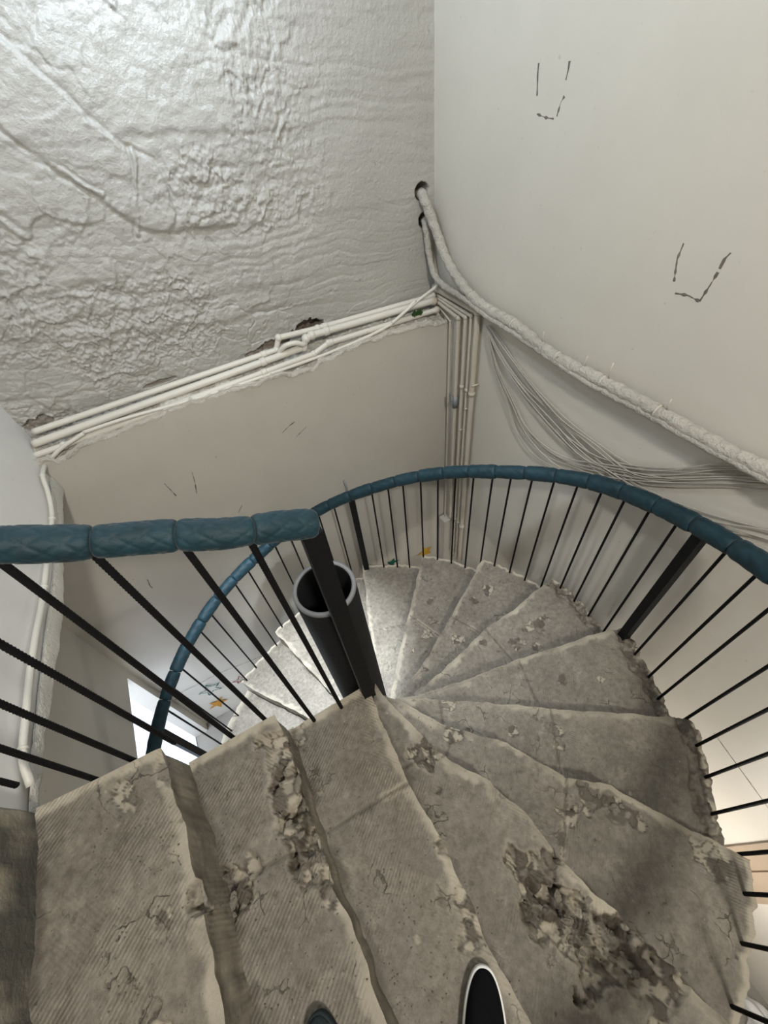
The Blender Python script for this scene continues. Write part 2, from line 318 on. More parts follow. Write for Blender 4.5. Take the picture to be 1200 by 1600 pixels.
    r7 = ramp(nt, [(0.40, (0, 0, 0)), (0.60, (1, 1, 1))]); L.new(n7.outputs[0], r7.inputs[0])
    mw = N(nt, 'ShaderNodeMath', operation='MULTIPLY'); L.new(wmix, mw.inputs[0]); L.new(r7.outputs[0], mw.inputs[1])
    b1 = N(nt, 'ShaderNodeBump', i_Strength=0.42, i_Distance=0.003); L.new(mw.outputs[0], b1.inputs['Height'])
    b2 = N(nt, 'ShaderNodeBump', i_Strength=0.65, i_Distance=0.006); L.new(n5.outputs[0], b2.inputs['Height']); L.new(b1.outputs[0], b2.inputs['Normal'])
    b3 = N(nt, 'ShaderNodeBump', i_Strength=0.5, i_Distance=0.006, invert=True); L.new(rv.outputs[0], b3.inputs['Height']); L.new(b2.outputs[0], b3.inputs['Normal'])
    b4 = N(nt, 'ShaderNodeBump', i_Strength=0.6, i_Distance=0.006, invert=True); L.new(cm.outputs[0], b4.inputs['Height']); L.new(b3.outputs[0], b4.inputs['Normal'])
    L.new(b4.outputs[0], b.inputs['Normal'])
    return mt
M['step'] = tile_mat()
M['step_dark'] = paint('dark_grey_landing_tile', (0.105, 0.10, 0.085), 0.6, 0.3, 0.5, 40, 0.2, 0.4, 'wear', (0.5, 0.44, 0.34))

# ------------------------------------------------------------------ the room
X0, YU, YL, XL, XLL = 1.5, 2.215, 2.057, -0.77, -1.31
ZF, ZC, YN = -2.82, 3.0, -1.9
def slab(name, a, mat):
    V, F = boxdata(*a); return struct(mesh_obj(name, V, F, mat, smooth=False))
slab('floor', (-2.9, YN, ZF - 0.1, X0 + 0.15, YU + 0.15, ZF), M['floor'])
slab('ceiling', (-2.1, YN - .15, ZC, X0 + 0.15, YU + 0.15, ZC + 0.12), M['ceiling'])
slab('wall_right', (X0, YN, ZF, X0 + 0.15, YU + 0.15, ZC), M['wall_smooth'])
slab('wall_near', (-2.9, YN - 0.15, ZF, X0 + 0.15, YN, ZC), M['wall_lower'])
def dist_seg(px, pz, a, b):
    ax, az = a; bx, bz = b; dx, dz = bx - ax, bz - az
    t = np.clip(((px - ax) * dx + (pz - az) * dz) / (dx * dx + dz * dz), 0, 1)
    return np.hypot(px - ax - t * dx, pz - az - t * dz), t
# upper back wall: rough trowelled plaster, sculpted
nx, nz = 640, 540
xs = np.linspace(XL - 0.02, X0 + 0.01, nx); zs = 0.30 + (ZC - 0.30) * np.linspace(0, 1, nz) ** 1.5
Xg, Zg = np.meshgrid(xs, zs)
warp = fbm(Xg * 2.2, Zg * 2.2, 11) - 0.5
rough = sst(1.15, 0.2, Xg + (fbm(Xg * 3, Zg * 3, 5) - .5) * 0.7)
h = (fbm(Xg * 1.6, Zg * 3.2, 21) - 0.5) * 0.05 * (0.35 + rough)
# sagging trowel ridges, slightly tilted
u = Zg + 0.10 * Xg + warp * 0.18
h *= 0.42
rid = np.abs(((u / 0.043 + vn(Xg * 1.5, Zg * 9, 2) * 1.3) % 1) - 0.5) * 2
h += -(rid ** 5) * 0.0016 * sst(0.35, 0.65, vn(Xg * 2.3, Zg * 5, 3))
u2 = Zg + 0.10 * Xg + (fbm(Xg * 1.4, Zg * 1.4, 12) - .5) * 0.10 + (fbm(Xg * 12, Zg * 12, 13) - .5) * 0.018
for zc, ww, am, fade in ((1.03, 0.010, 0.011, 1), (0.90, 0.010, 0.004, 2), (1.33, 0.010, 0.004, 3), (0.66, 0.012, 0.0045, 4), (0.78, 0.010, 0.004, 5)):
    h += am * np.tanh((u2 - zc) / ww) * np.exp(-((u2 - zc) / 0.06) ** 2) * (0.15 + rough) * sst(0.25, 0.6, vn(Xg * 3.1, Zg * 2 + fade, 8))
wx, wz = Xg + (fbm(Xg * 9, Zg * 9, 14) - .5) * .12, Zg + (fbm(Xg * 9, Zg * 9, 15) - .5) * .12
area = sst(0.44, 0.62, fbm(wx * 2.3, wz * 2.8, 61)) * (0.12 + rough)
patch = fbm(wx * 6, wz * 7, 31, 5); h -= sst(0.60, 0.61, patch) * (0.15 + rough) * 0.0028
cv, ct, cg = vor(wx * 30, wz * 30, 41); h += area * ((cv - .5) * 0.0075 + ct * 0.007) * sst(0.45, 0.6, fbm(wx * 8, wz * 8, 42))
dB, tB = dist_seg(wx * .4 + Xg * .6, wz * .4 + Zg * .6, (-0.42, 1.85), (0.14, 1.12)); band = sst(0.11, 0.10, dB)
area = area * (1 - band)
h += band * 0.006 - 0.004 * np.exp(-((dB - 0.115) / 0.008) ** 2)
h += (vn(Xg * 1.3, u * 62, 53) - .5) * 0.0034 * sst(0.3, 0.7, vn(Xg * 2, Zg * 3.3, 54))
cv2, ct2, cg2 = vor(wx * 3.4, wz * 6.5, 55); h += (ct2 * 0.009 + (cv2 - .5) * .003) * sst(0.35, 0.6, vn(Xg * 2.2 + 3, Zg * 2.2, 56)) * (0.25 + 0.75 * rough) * sst(0, .05, cg2)
cv3, ct3, cg3 = vor(wx * 9, wz * 13, 57); h += ct3 * 0.008 * area
dr = fbm(Xg * 55, Zg * 60, 51, 3); h += (dr - 0.5) * 0.013 * area
h += (vn(Xg * 130, Zg * 130, 58) - .5) * 0.0035 * area + sst(.80, .95, vn(Xg * 75, Zg * 75, 59)) * 0.004 * area
dr = fbm(Xg * 25, Zg * 30, 52, 3); h += (dr - 0.5) * 0.007 * (0.2 + rough)
for (ax, az, bx, bz, am) in ((0.16, 1.28, 0.06, 1.02, .007), (-0.55, 1.5, -0.3, 1.1, .005), (-0.45, 1.62, 0.0, 1.15, .005), (0.22, 1.16, 0.36, 1.18, .003)):
    d, t = dist_seg(Xg + (wx - Xg) * .45, Zg + (wz - Zg) * .45, (ax, az), (bx, bz)); am *= 0.3 + vn(Xg * 9, Zg * 9, 77); h += am * np.exp(-(d / 0.007) ** 2) - am * 0.7 * np.exp(-((d - 0.012) / 0.006) ** 2)
for k in range(90):
    cx, cz = random.uniform(-0.7, 0.9), random.uniform(0.45, 1.7); rr = random.uniform(0.004, 0.012)
    d = np.hypot(Xg - cx, Zg - cz); h += random.choice((-1, 1, 1)) * random.uniform(.002, .005) * np.exp(-(d / rr) ** 2)
Yg = YU - h * 0.95 + 0.006
brick_shade = np.zeros_like(Yg)  # bare brick tint; inside the pipe holes it paints in extra shade
wob = (fbm(Xg * 40, Zg * 40, 71) - .5)
for (cx, cz, rx, rz, dep, br) in ((1.423, 0.924, 0.040, 0.036, 0.13, 0.75), (1.435, 0.798, 0.034, 0.034, 0.12, 0.75), (0.676, 0.452, 0.085, 0.036, 0.10, 0.95), (0.47, 0.425, 0.085, 0.026, 0.03, 0.75), (0.35, 0.410, 0.06, 0.015, 0.015, 0.6), (-0.70, 0.425, 0.06, 0.03, 0.03, 0.5), (-0.15, 0.425, 0.08, 0.012, 0.015, 0.6)):
    d = np.hypot((Xg - cx) / rx, (Zg - cz) / rz) + (wob * 0.9 if dep != 0.13 and dep != 0.12 else 0)
    mk = sst(1.08, 0.92, d); Yg += mk * dep; brick_shade = np.maximum(brick_shade, mk * br)
V = np.stack([Xg.ravel(), Yg.ravel(), Zg.ravel()], 1)
struct(mesh_obj('wall_back', V, grid_faces(nz, nx), M['wall_rough'], attrs={'brick_shade': brick_shade.ravel()}))
slab('wall_back_core', (XL - .6, YU + 0.16, 0.3, X0 + .15, YU + 0.2, ZC), M['trunk'])
# lower back wall with its broken top edge
def lf(x):
    P = np.array(LEDGE_FRONT); return np.interp(x, P[:, 0], P[:, 2])
nx, nz = 700, 60
xs = np.linspace(XLL, X0, nx)
top = lf(xs) + (fbm(xs * 14, xs * 0, 81, 5) - .5) * 0.035 + np.where(xs < XL + 0.06, 0, 0)
V = []; 
for j in range(nz):
    t = j / (nz - 1); z = ZF + (top - ZF) * (1 - (1 - t) ** 2)
    wv = (fbm(xs * 1.7, z * 1.7, 85, 3) - .5) * 0.012
    V.append(np.stack([xs, YL + wv, z], 1))
V = np.concatenate(V)
n0 = len(V)
bk = np.stack([xs, np.full(nx, YL + 0.006), top], 1)
F = grid_faces(nz, nx)
wall_low = struct(mesh_obj('wall_back_lower', V, F, M['wall_lower']))
# broken plaster ledge behind it
ny = 34
ledge = []; 
for j in range(ny):
    t = j / (ny - 1)
    base = top - 0.006 + (t * 0.055) - 0.024 * min(1, t * 4)
    y = YL - 0.006 + t * (YU - YL + 0.04)
    bump = (fbm(xs * 40, np.full(nx, y) * 40, 91, 5) - .5) * 0.032 + (fbm(xs * 9, np.full(nx, y) * 9, 93) - .5) * 0.014
    lipy = (fbm(xs * 22, xs * 0 + 3, 95, 4) - .5) * 0.022 * (1 - t) ** 3
    ledge.append(np.stack([xs, y + lipy * 1.0 - 0.004 * (1 - t), base + bump * min(1, 0.25 + 3 * t)], 1))
fr = ledge[0].copy(); fr[:, 2] -= 0.012 + 0.02 * fbm(xs * 30, xs * 0, 97, 4); fr[:, 1] = YL - 0.002
V = np.concatenate([fr] + ledge)
struct(mesh_obj('trim_1', V, grid_faces(ny + 1, nx), M['raw_plaster']), 'rough broken plaster ledge running under the pipes on the back wall', 'ledge')
slab('wall_back_filler', (XLL - .1, YL + 0.03, ZF, X0, YU + 0.15, 0.24), M['wall_lower'])
# left wall: overhanging upper part with broken lower rim
LE = sorted([(p[1], p[2]) for p in LEFT_EDGE]); ys = np.linspace(0.57, YU + 0.1, 500)
edge = np.interp(ys, [p[0] for p in LE], [p[1] for p in LE]) + (fbm(ys * 18, ys * 0, 101, 5) - .5) * 0.02
V = []
for j in range(40):
    t = j / 39; z = edge + (ZC - edge) * t
    V.append(np.stack([XL + (fbm(ys * 2, z * 2, 103, 3) - .5) * 0.008, ys, z], 1))
n_ = 500
V = [np.stack([np.full(n_, XLL - 0.1), ys, np.full(n_, 0.28)], 1)] + V
struct(mesh_obj('wall_left', np.concatenate(V), grid_faces(41, n_, flip=True), M['wall_left']))
slab('wall_left_core', (-2.0, 0.60, 0.33, XL - 0.03, YU + 0.15, ZC), M['wall_left'])
slab('wall_landing', (-2.1, YN, 0.3, -2.0, YU + .15, ZC), M['wall_left'])
slab('floor_upper', (-2.0, YN, 0.36, -1.03, 0.6, 0.51), M['floor'])
ST = sorted([(p[1], p[2]) for p in LEFT_STRIP_TOP]); ys2 = np.linspace(0.55, 2.05, 300)
e1 = np.interp(ys2, [p[0] for p in LE], [p[1] for p in LE]) + (fbm(ys2 * 18, ys2 * 0, 101, 5) - .5) * 0.02 - 0.006
e2 = np.interp(ys2, [p[0] for p in ST], [p[1] for p in ST]) + (fbm(ys2 * 12, ys2 * 0, 105, 4) - .5) * 0.008
V = []
for j in range(12):
    t = j / 11; z = e1 + (e2 - e1) * t
    V.append(np.stack([XL + 0.003 + 0.007 * math.sin(math.pi * t) ** .4 + (fbm(ys2 * 30, z * 30, 107) - .5) * 0.004, ys2, z], 1))
struct(mesh_obj('trim_2', np.concatenate(V), grid_faces(12, 300, flip=True), M['raw_plaster']), 'strip of raw white plaster along the broken rim of the left wall', 'plaster strip')
# lower left wall; added opening and white box imitate a daylight patch
DY0, DY1, DZ = 0.9, 1.985, -1.40
V, F = merge([boxdata(XLL - .12, YN, ZF, XLL, DY0, 0.30), boxdata(XLL - .12, DY1, ZF, XLL, YU, 0.30), boxdata(XLL - .12, DY0, DZ, XLL, DY1, 0.30)])
struct(mesh_obj('wall_left_lower', V, F, M['wall_lower'], smooth=False))
V, F = merge([boxdata(-2.95, DY0 - .6, ZF, -2.9, YU, -0.9), boxdata(-2.9, YU - .03, ZF, XLL - .12, YU + .05, -0.9), boxdata(-2.9, DY0 - .65, ZF, XLL - .12, DY0 - .6, -0.9), boxdata(-2.95, DY0 - .65, -0.9, XLL - .12, YU, -0.86), boxdata(-2.9, DY0 - .6, ZF, XLL - 0.12, YU - .03, ZF + 0.012)])
struct(mesh_obj('wall_light_box', V, F, M['light_box'], smooth=False))  # added box behind the opening, glows as the daylight patch on the wall
V, F = merge([boxdata(X0 - 0.02, -0.80, ZF, X0, -0.685, -0.72), boxdata(X0 - 0.035, -0.86, ZF, X0, -0.80, -0.72), boxdata(X0 - 0.02, -0.955, ZF, X0, -0.86, -0.72)])
struct(mesh_obj('trim_3', V, F, M['trunk'], smooth=False), 'brown upright door casing on the lower right wall', 'door casing')

# marks on the walls
def ribbon(name, P, wdt, mat, nrm, parent):
    P = resample(P, 0.004); T = np.gradient(P, axis=0); T /= np.linalg.norm(T, axis=1)[:, None]
    s = np.cross(T, nrm); n = len(P); i = np.arange(n)
    wv = wdt * (0.15 + 1.0 * vn(i * 0.35 + P[0, 2] * 99, i * 0.0, 7))[:, None]; nr = np.array(nrm) * 0.0012
    V = np.concatenate([P + s * wv * .5, P + nr, P - s * wv * .5]); F = []
    for k in range(n - 1): F += [(k, k + 1, n + k + 1, n + k), (n + k, n + k + 1, 2 * n + k + 1, 2 * n + k)]
    return mesh_obj(name, V, F, mat, parent)
wr = bpy.data.objects['wall_right']
for P in MARKS_RIGHT: ribbon('scratch_mark', P, 0.010, M['mark'], (-1, 0, 0), wr)
for P in MARKS_BACK: ribbon('scratch_mark', P, 0.006, M['mark'], (0, -1, 0), wall_low).location.y = -0.006
ribbon('pencil_line', PENCIL_R, 0.005, M['pencil'], (-1, 0, 0), wr)
ribbon('pencil_line', smoothline(DADO), 0.007, M['pencil'], (0, -1, 0), wall_low).location.y = -0.006
def star(loc, r, mat, fill, rot, name='star_drawing'):
    pts = []
    for k in range(10):
        a = rot + k * math.pi / 5; rr = r * (1.0 if k % 2 == 0 else 0.42) * random.uniform(0.85, 1.15)
        pts.append((loc[0] + rr * math.cos(a), loc[1] - 0.006, loc[2] + rr * math.sin(a)))
    if fill:
        V = [(loc[0], loc[1] - 0.008, loc[2])] + pts; F = [(0, 1 + (k + 1) % 10, 1 + k) for k in range(10)]
        o = mesh_obj(name, V, F, mat, wall_low, smooth=False)
    else:
        o = ribbon(name, pts + [pts[0]], 0.012, mat, (0, -1, 0), wall_low)
    return o
star(STAR_YELLOW, 0.10, M['star_yellow'], True, 0.5)['label'] = 'yellow painted star by the corner pipes'
star(STAR_GREEN, 0.075, M['star_green'], True, 1.1)['label'] = 'dark green painted star left of the yellow one'
star(STAR_TEAL, 0.10, M['star_teal'], False, 0.4)['label'] = 'teal outlined star'
star(STAR_ORANGE, 0.095, M['star_orange'], True, 0.9)['label'] = 'orange star under the teal outlined star'
star(STAR_RED, 0.07, M['star_red'], False, 0.2)['label'] = 'dark red outlined star'

# ------------------------------------------------------------------ the stair
RISE = 0.17
CX, CY, RT = 0.075, 0.66, 0.09
def pol(th, r): return (CX + r * math.cos(math.radians(th)), CY + r * math.sin(math.radians(th)))
def rout(th):
    return float(np.interp(th, [-100, 5, 25, 60, 75, 90, 110, 160, 250], [1.37, 1.37, 1.305, 1.30, 1.33, 1.33, 1.33, 1.36, 1.36]))
TH = {-1: -72, -2: -53.5, -3: -34, -4: -13.3, -5: 7, -6: 26.4, -7: 46.7, -8: 68.4, -9: 87.5, -10: 106, -11: 125, -12: 145, -13: 165, -14: 185, -15: 205, -16: 225}
NOSE = {
 4: [(-1.02, 0.56), (-1.02, -0.69)],
 3: [(-0.738, 0.56), (-0.73, 0.39), (-0.738, 0.25), (-0.74, -0.69)],
 2: [(-0.46, 0.54), (-0.43, 0.29), (-0.43, 0.02), (-0.43, -0.69)],
 1: [(-0.215, 0.535), (-0.195, 0.40), (-0.215, 0.28), (-0.21, 0.08), (-0.20, -0.12), (-0.20, -0.69)],
 0: [(0.085, 0.53), (0.075, 0.49), (0.055, 0.30), (0.05, 0.22), (0.065, 0.06), (0.045, -0.2), (0.04, -0.69)],
 -1: [pol(-62, .09), (0.12, 0.53), (0.185, 0.30), (0.21, 0.22), (0.28, 0.12), (0.33, -0.02), (0.34, -0.14), (0.39, -0.3), (0.43, -0.44), (0.46, -0.56), (0.475, -0.64)],
 -2: [pol(-53, .09), (0.20, 0.51), (0.29, 0.35), (0.45, 0.19), (0.56, 0.0), (0.67, -0.1), (0.74, -0.22), (0.87, -0.43)],
 -3: [pol(-30, .09), (0.24, 0.56), (0.37, 0.48), (0.57, 0.34), (0.72, 0.23), (1.17, -0.09)],
 -4: [pol(-12, .09), (0.29, 0.61), (0.43, 0.57), (0.65, 0.52), (0.86, 0.48), (1.15, 0.41), (1.40, 0.345)],
 -5: [pol(5, .09), (0.32, 0.67), (0.52, 0.69), (0.86, 0.76), (1.06, 0.765), (1.41, 0.81)],
 -6: [pol(26, .09), (0.29, 0.77), (0.52, 0.85), (0.82, 1.01), (1.24, 1.245)],
 -7: [pol(46, .09), (0.31, 0.91), (0.59, 1.21), (0.97, 1.60)],
}
for k, th in TH.items():
    if k < -7: NOSE[k] = [pol(th, .09), pol(th, 0.6), pol(th, rout(th))]
BROKEN = {  # step: (x, y, radius, depth) of the smashed spots
 1: [(-0.225, 0.44, .05, .03), (-0.225, 0.33, .05, .035), (-0.23, 0.24, .05, .035), (-0.23, 0.17, .05, .03), (-0.225, 0.10, .025, .012), (-0.435, 0.22, .05, .03), (-0.37, 0.24, .03, .012)],
 2: [(-0.44, 0.215, .035, .05), (-0.50, 0.22, .025, .008), (-0.56, 0.49, .04, .01), (-0.52, 0.05, .03, .01), (-0.45, 0.47, .03, .008)],
 0: [(0.07, 0.05, .03, .015), (0.045, -0.12, .05, .02), (-0.19, 0.5, .03, .012), (-0.10, -0.07, .008, .006)],
 -1: [(0.25, -0.14, .06, .028), (0.27, -0.25, .08, .03), (0.31, -0.34, .08, .03), (0.37, -0.42, .07, .025), (0.22, -0.2, .05, .015), (0.145, 0.29, .035, .02), (0.19, 0.26, .04, .02), (0.13, 0.17, .012, .008)],
 -2: [(0.475, -0.10, .03, .010), (0.58, -0.09, .05, .014), (0.62, -0.155, .04, .012), (0.66, -0.22, .03, .012), (0.42, -0.12, .02, .006), (0.30, 0.33, .03, .012), (0.80, -0.40, .05, .01)],
 -3: [(0.70, 0.14, .03, .012), (0.66, 0.10, .025, .010), (0.55, 0.22, .02, .006), (0.38, 0.45, .03, .012)],
 -4: [(0.95, 0.30, .02, .006), (1.1, 0.2, .02, .006)],
 -5: [(0.95, 0.60, .04, .008), (1.02, 0.52, .03, .008), (0.80, 0.70, .015, .006), (1.12, 0.62, .05, .008)],
 -6: [(0.75, 0.85, .03, .008), (1.0, 1.0, .03, .01), (1.12, 1.02, .03, .01)],
 -7: [(0.65, 1.05, .03, .008), (0.5, 1.0, .02, .01), (0.80, 1.25, .02, .006)],
}
SEAMS = {0: [((-0.25, 0.234), (0.10, 0.212))], 1: [((-0.50, 0.238), (-0.20, 0.20))],
 -1: [((0.05, 0.29), (0.21, 0.265))], -2: [((0.20, 0.24), (0.31, 0.33)), ((0.57, 0.005), (0.39, -0.16))],
 -3: [((0.76, 0.24), (0.60, 0.01)), ((0.36, 0.50), (0.31, 0.40))], -4: [((0.835, 0.48), (0.775, 0.29))], -5: [((0.862, 0.77), (0.873, 0.50))],
 -6: [((0.80, 1.00), (0.89, 0.80))], -7: [((0.62, 1.22), (0.72, 0.95))], -8: [((0.35, 1.345), (0.65, 1.24))], -9: [((0.05, 1.33), (0.4, 1.33))], -10: [((-0.4, 1.25), (0.1, 1.33))]}
stair = thing('spiral_staircase', 'worn combed-stone spiral staircase winding down around the dark steel tube', 'staircase', (CX, CY, ZF))
def step(k):
    F_ = resample(NOSE[k], 0.003); B_ = resample(NOSE[k + 1], 0.003)
    straight = k >= 1
    z = k * RISE
    L = max(np.linalg.norm(np.diff(F_, axis=0), axis=1).sum(), np.linalg.norm(np.diff(B_, axis=0), axis=1).sum())
    n = int(L / 0.0055); 
    wid = np.linalg.norm(F_[-1] - B_[-1]) + 0.03
    m_ = max(12, int(wid / 0.0055) // (1 if k > -8 else 2)); n = n // (1 if k > -8 else 2)
    if k < -11: n //= 4; m_ //= 3
    s = np.linspace(0, 1, n)
    def at(P):
        d = np.r_[0, np.cumsum(np.linalg.norm(np.diff(P, axis=0), axis=1))]; d /= d[-1]
        return np.stack([np.interp(s, d, P[:, 0]), np.interp(s, d, P[:, 1])], 1)
    Fp, Bp = at(F_), at(B_)
    # wobble of the nose
    dirn = Fp - Bp; dl = np.linalg.norm(dirn, axis=1)[:, None] + 1e-9; dirn = dirn / np.maximum(dl, 0.02)
    sl = s * L
    jit = ((fbm(sl * 16, sl * 0 + k * 3.1, 111 + k, 4) - .5) * 0.022)[:, None] * (sst(0, .05, sl) if not straight else 1 + 0 * sl)[:, None]
    Fp = Fp + dirn * jit
    Bp = Bp - dirn * 0.025 * sst(0.0, 0.05, sl)[:, None]
    T = np.linspace(0, 1, m_)
    P = Bp[None] * (1 - T)[:, None, None] + Fp[None] * T[:, None, None]      # m_ x n x 2
    if k <= 0:
        c = np.array([CX, CY]); d = P - c; r = np.linalg.norm(d, axis=2); th = np.degrees(np.arctan2(d[..., 1], d[..., 0]))
        th = np.where(th < -110, th + 360, th)
        Rt = np.interp(th[:, -1], [-100, 5, 25, 60, 75, 90, 110, 160, 250], [1.37, 1.37, 1.305, 1.30, 1.33, 1.33, 1.33, 1.36, 1.36])
        Rt = Rt + (fbm(th[:, -1] * 0.7, th[:, -1] * 0, 121, 4) - .5) * 0.03
        if k == 0: Rt = np.where(th[:, -1] < -88, np.abs(1.35 / np.sin(np.radians(th[:, -1]))), Rt)
        f = 1 + (s[None] ** 3) * (Rt[:, None] / r[:, -1:] - 1)
        P = c + d * f[..., None]
    X, Y = P[..., 0], P[..., 1]
    df = (1 - T)[:, None] * dl[None, :, 0]                                       # distance to the nose
    db = T[:, None] * dl[None, :, 0]
    if k <= 0: do = (1 - s)[None, :] * L + 0 * df
    else: do = 9 + 0 * df
    h = (fbm(X * 3.5, Y * 3.5, 131 + k) - .5) * 0.008 + (fbm(X * 22, Y * 22, 133) - .5) * 0.0035
    wear = sst(0.030, 0.012, df + (fbm(X * 26, Y * 26, 135) - .5) * 0.05) * (0.05 + 0.95 * vn(X * 13, Y * 13, 137))
    wear = wear * (0.95 if k > -9 else 0.7)
    h -= sst(0.014, 0.0, df) * 0.004
    # back joint filled with crumbs
    dirt = sst(0.022, 0.004, db - 0.020 + (fbm(X * 50, Y * 50, 139) - .5) * 0.03) * 0.75 * sst(0.4, 0.55, vn(X * 12, Y * 12, 140))
    h += sst(0.05, 0.0, db) * 0.004 * fbm(X * 60, Y * 60, 141)
    for a, b in SEAMS.get(k, []):
        d, t = dist_seg(X, Y, a, b); d = d + (fbm(X * 40, Y * 40, 143) - .5) * 0.006
        h -= 0.005 * sst(0.0055, 0.002, d); dirt = np.maximum(dirt, sst(0.0055, 0.002, d) * 0.7)
        wear = np.maximum(wear, sst(0.014, 0.008, d) * sst(0.5, 0.6, vn(X * 14, Y * 14, 144)) * 0.5)
    for (cx, cy, rr, dep) in BROKEN.get(k, []):
        d = np.hypot(X - cx, Y - cy) / rr + (fbm(X * 22, Y * 22, 145, 5) - .5) * 2.6
        qx, qy = X + (fbm(X * 30, Y * 30, 146) - .5) * .03, Y + (fbm(X * 30, Y * 30, 148) - .5) * .03
        cv, ct, cg = vor(qx * 34, qy * 34, 147); mk = sst(1.12, 0.98, d)
        h -= mk * dep * (0.25 + 0.75 * cv + 0.5 * ct)
        wear = np.where(mk > 0.5, wear * 0.3 + sst(.5, .6, cv) * 0.6 * sst(.04, .12, cg), wear)
        if dep > 0.018: wear = np.maximum(wear, sst(1.5, 1.15, d) * (1 - mk) * 0.45 * vn(X * 18, Y * 18, 150))
        dirt = np.maximum(dirt, mk * np.maximum(sst(0.45, 0.2, cv) * 0.85, sst(.14, .03, cg) * .8))
    rnd = np.random.RandomState(50 + k)
    for q in range(26 if k > -8 else 10):
        i, j = rnd.randint(m_), rnd.randint(n); rr = rnd.uniform(.004, .011)
        d = np.hypot(X - X[i, j], Y - Y[i, j]); e = np.exp(-(d / rr) ** 2); h += rnd.choice([-1, 1]) * 0.004 * e; dirt = np.maximum(dirt, sst(.45, .8, e) * rnd.choice([0, .6]))
    if k <= -3 and k >= -5:   # crumbling outer band
        ob = sst(0.075, 0.055, do + (fbm(X * 20, Y * 20, 149) - .5) * 0.05)
        h -= ob * (0.012 + 0.03 * (fbm(X * 38, Y * 38, 151) - .5)) + ob * (vor(X * 38, Y * 38, 152)[0] - .5) * 0.018; dirt = np.maximum(dirt, ob * sst(0.35, 0.6, fbm(X * 55, Y * 55, 153)) * 0.8)
        wear = wear * (1 - ob)
    rimo = sst(0.022, 0.010, do + (fbm(X * 30, Y * 30, 155) - .5) * 0.02); wear = np.maximum(wear, rimo * 0.9)
    if k >= 0:
        di = s[None, :] * L + 0 * df; ri = sst(0.030, 0.014, di + (fbm(X * 30, Y * 30, 157) - .5) * 0.03); wear = np.maximum(wear, ri * 0.9)
    Z = z + h
    top = np.stack([X, Y, Z], 2).reshape(-1, 3)
    V = [top]; Fc = grid_faces(m_, n)
    # skirt
    idx = np.arange(m_ * n).reshape(m_, n)
    loop = np.concatenate([idx[0, :], idx[1:, -1], idx[-1, -2::-1], idx[-2:0:-1, 0]])
    nl = len(loop); Lp = top[loop]; V.append(Lp.copy()); prev = np.arange(m_ * n, m_ * n + nl); cnt = m_ * n + nl
    zb = z - RISE - 0.02 - 0.10
    att_w = [wear.ravel(), wear.ravel()[loop]]; att_d = [dirt.ravel(), dirt.ravel()[loop]]
    lv = [z - 0.03, z - 0.07, z - 0.12, z - RISE + .01, zb]
    per = np.r_[0, np.cumsum(np.linalg.norm(np.diff(Lp[:, :2], axis=0), axis=1))]
    cen = Lp[:, :2].mean(0); 
    for q, zz in enumerate(lv):
        R_ = Lp.copy(); out = R_[:, :2] - cen; out /= np.linalg.norm(out, axis=1)[:, None]
        R_[:, :2] -= out * ((0.004 + 0.010 * fbm(per * 20, per * 0 + zz * 20, 161))[:, None])
        R_[:, 2] = zz
        V.append(R_); ids = np.arange(cnt, cnt + nl); cnt += nl
        for a in range(nl):
            b_ = (a + 1) % nl; Fc.append((prev[b_], prev[a], ids[a], ids[b_]))
        prev = ids; w_ = sst(0.45, 0.65, fbm(per * 12, per * 0 + zz * 30, 163)) * 0.5; att_w.append(w_ * 1.0); att_d.append(sst(.6, .75, fbm(per * 30, per * 0 + zz * 30, 165)) * .5)
    Fc.append(tuple(prev))
    V = np.concatenate(V)
    # orient: make sure the top faces up
    a, b_, c_ = V[Fc[n // 2 + (n - 1) * (m_ // 2)][0]], V[Fc[n // 2 + (n - 1) * (m_ // 2)][1]], V[Fc[n // 2 + (n - 1) * (m_ // 2)][2]]
    if np.cross(b_ - a, c_ - a)[2] < 0: Fc = [tuple(reversed(f)) for f in Fc]
    o = mesh_obj('step', V, Fc, M['step_dark'] if k == 3 else M['step'], stair, attrs={'wear': np.concatenate(att_w), 'dirt': np.concatenate(att_d)})
    if k == 3: o['label'] = 'dark grey topmost step'
    return o
for k in range(3, -17, -1): step(k)

# ------------------------------------------------------------------ centre tube
t = thing('steel_tube', 'open-topped thick dark steel tube standing at the centre of the stair', 'tube', (CX, CY, ZF))
V, F = [], []
prof = [(RT, ZF), (RT, -1.5), (RT, 0.1), (RT, 0.452), (RT - .003, 0.458), (RT - 0.012, 0.458), (RT - 0.014, 0.452), (RT - 0.014, 0.0), (RT - 0.014, ZF + .02)]
ns = 64
for r, z in prof:
    for q in range(ns): a = 2 * math.pi * q / ns; V.append((CX + r * math.cos(a), CY + r * math.sin(a), z))
F = grid_faces(len(prof), ns, wrap=True); mesh_obj('tube_wall', V, F, M['tube'], t)
V = []
for r, z in ((RT - .0005, 0.4515), (RT - .001, 0.4600), (RT - 0.0125, 0.4600), (RT - 0.0135, 0.4515)):
    for q in range(ns): a = 2 * math.pi * q / ns; V.append((CX + (r + .0006) * math.cos(a), CY + (r + .0006) * math.sin(a), z))
o = mesh_obj('rim', V, grid_faces(4, ns, wrap=True), M['tube_rim'], t); o['label'] = 'paler worn cut rim'

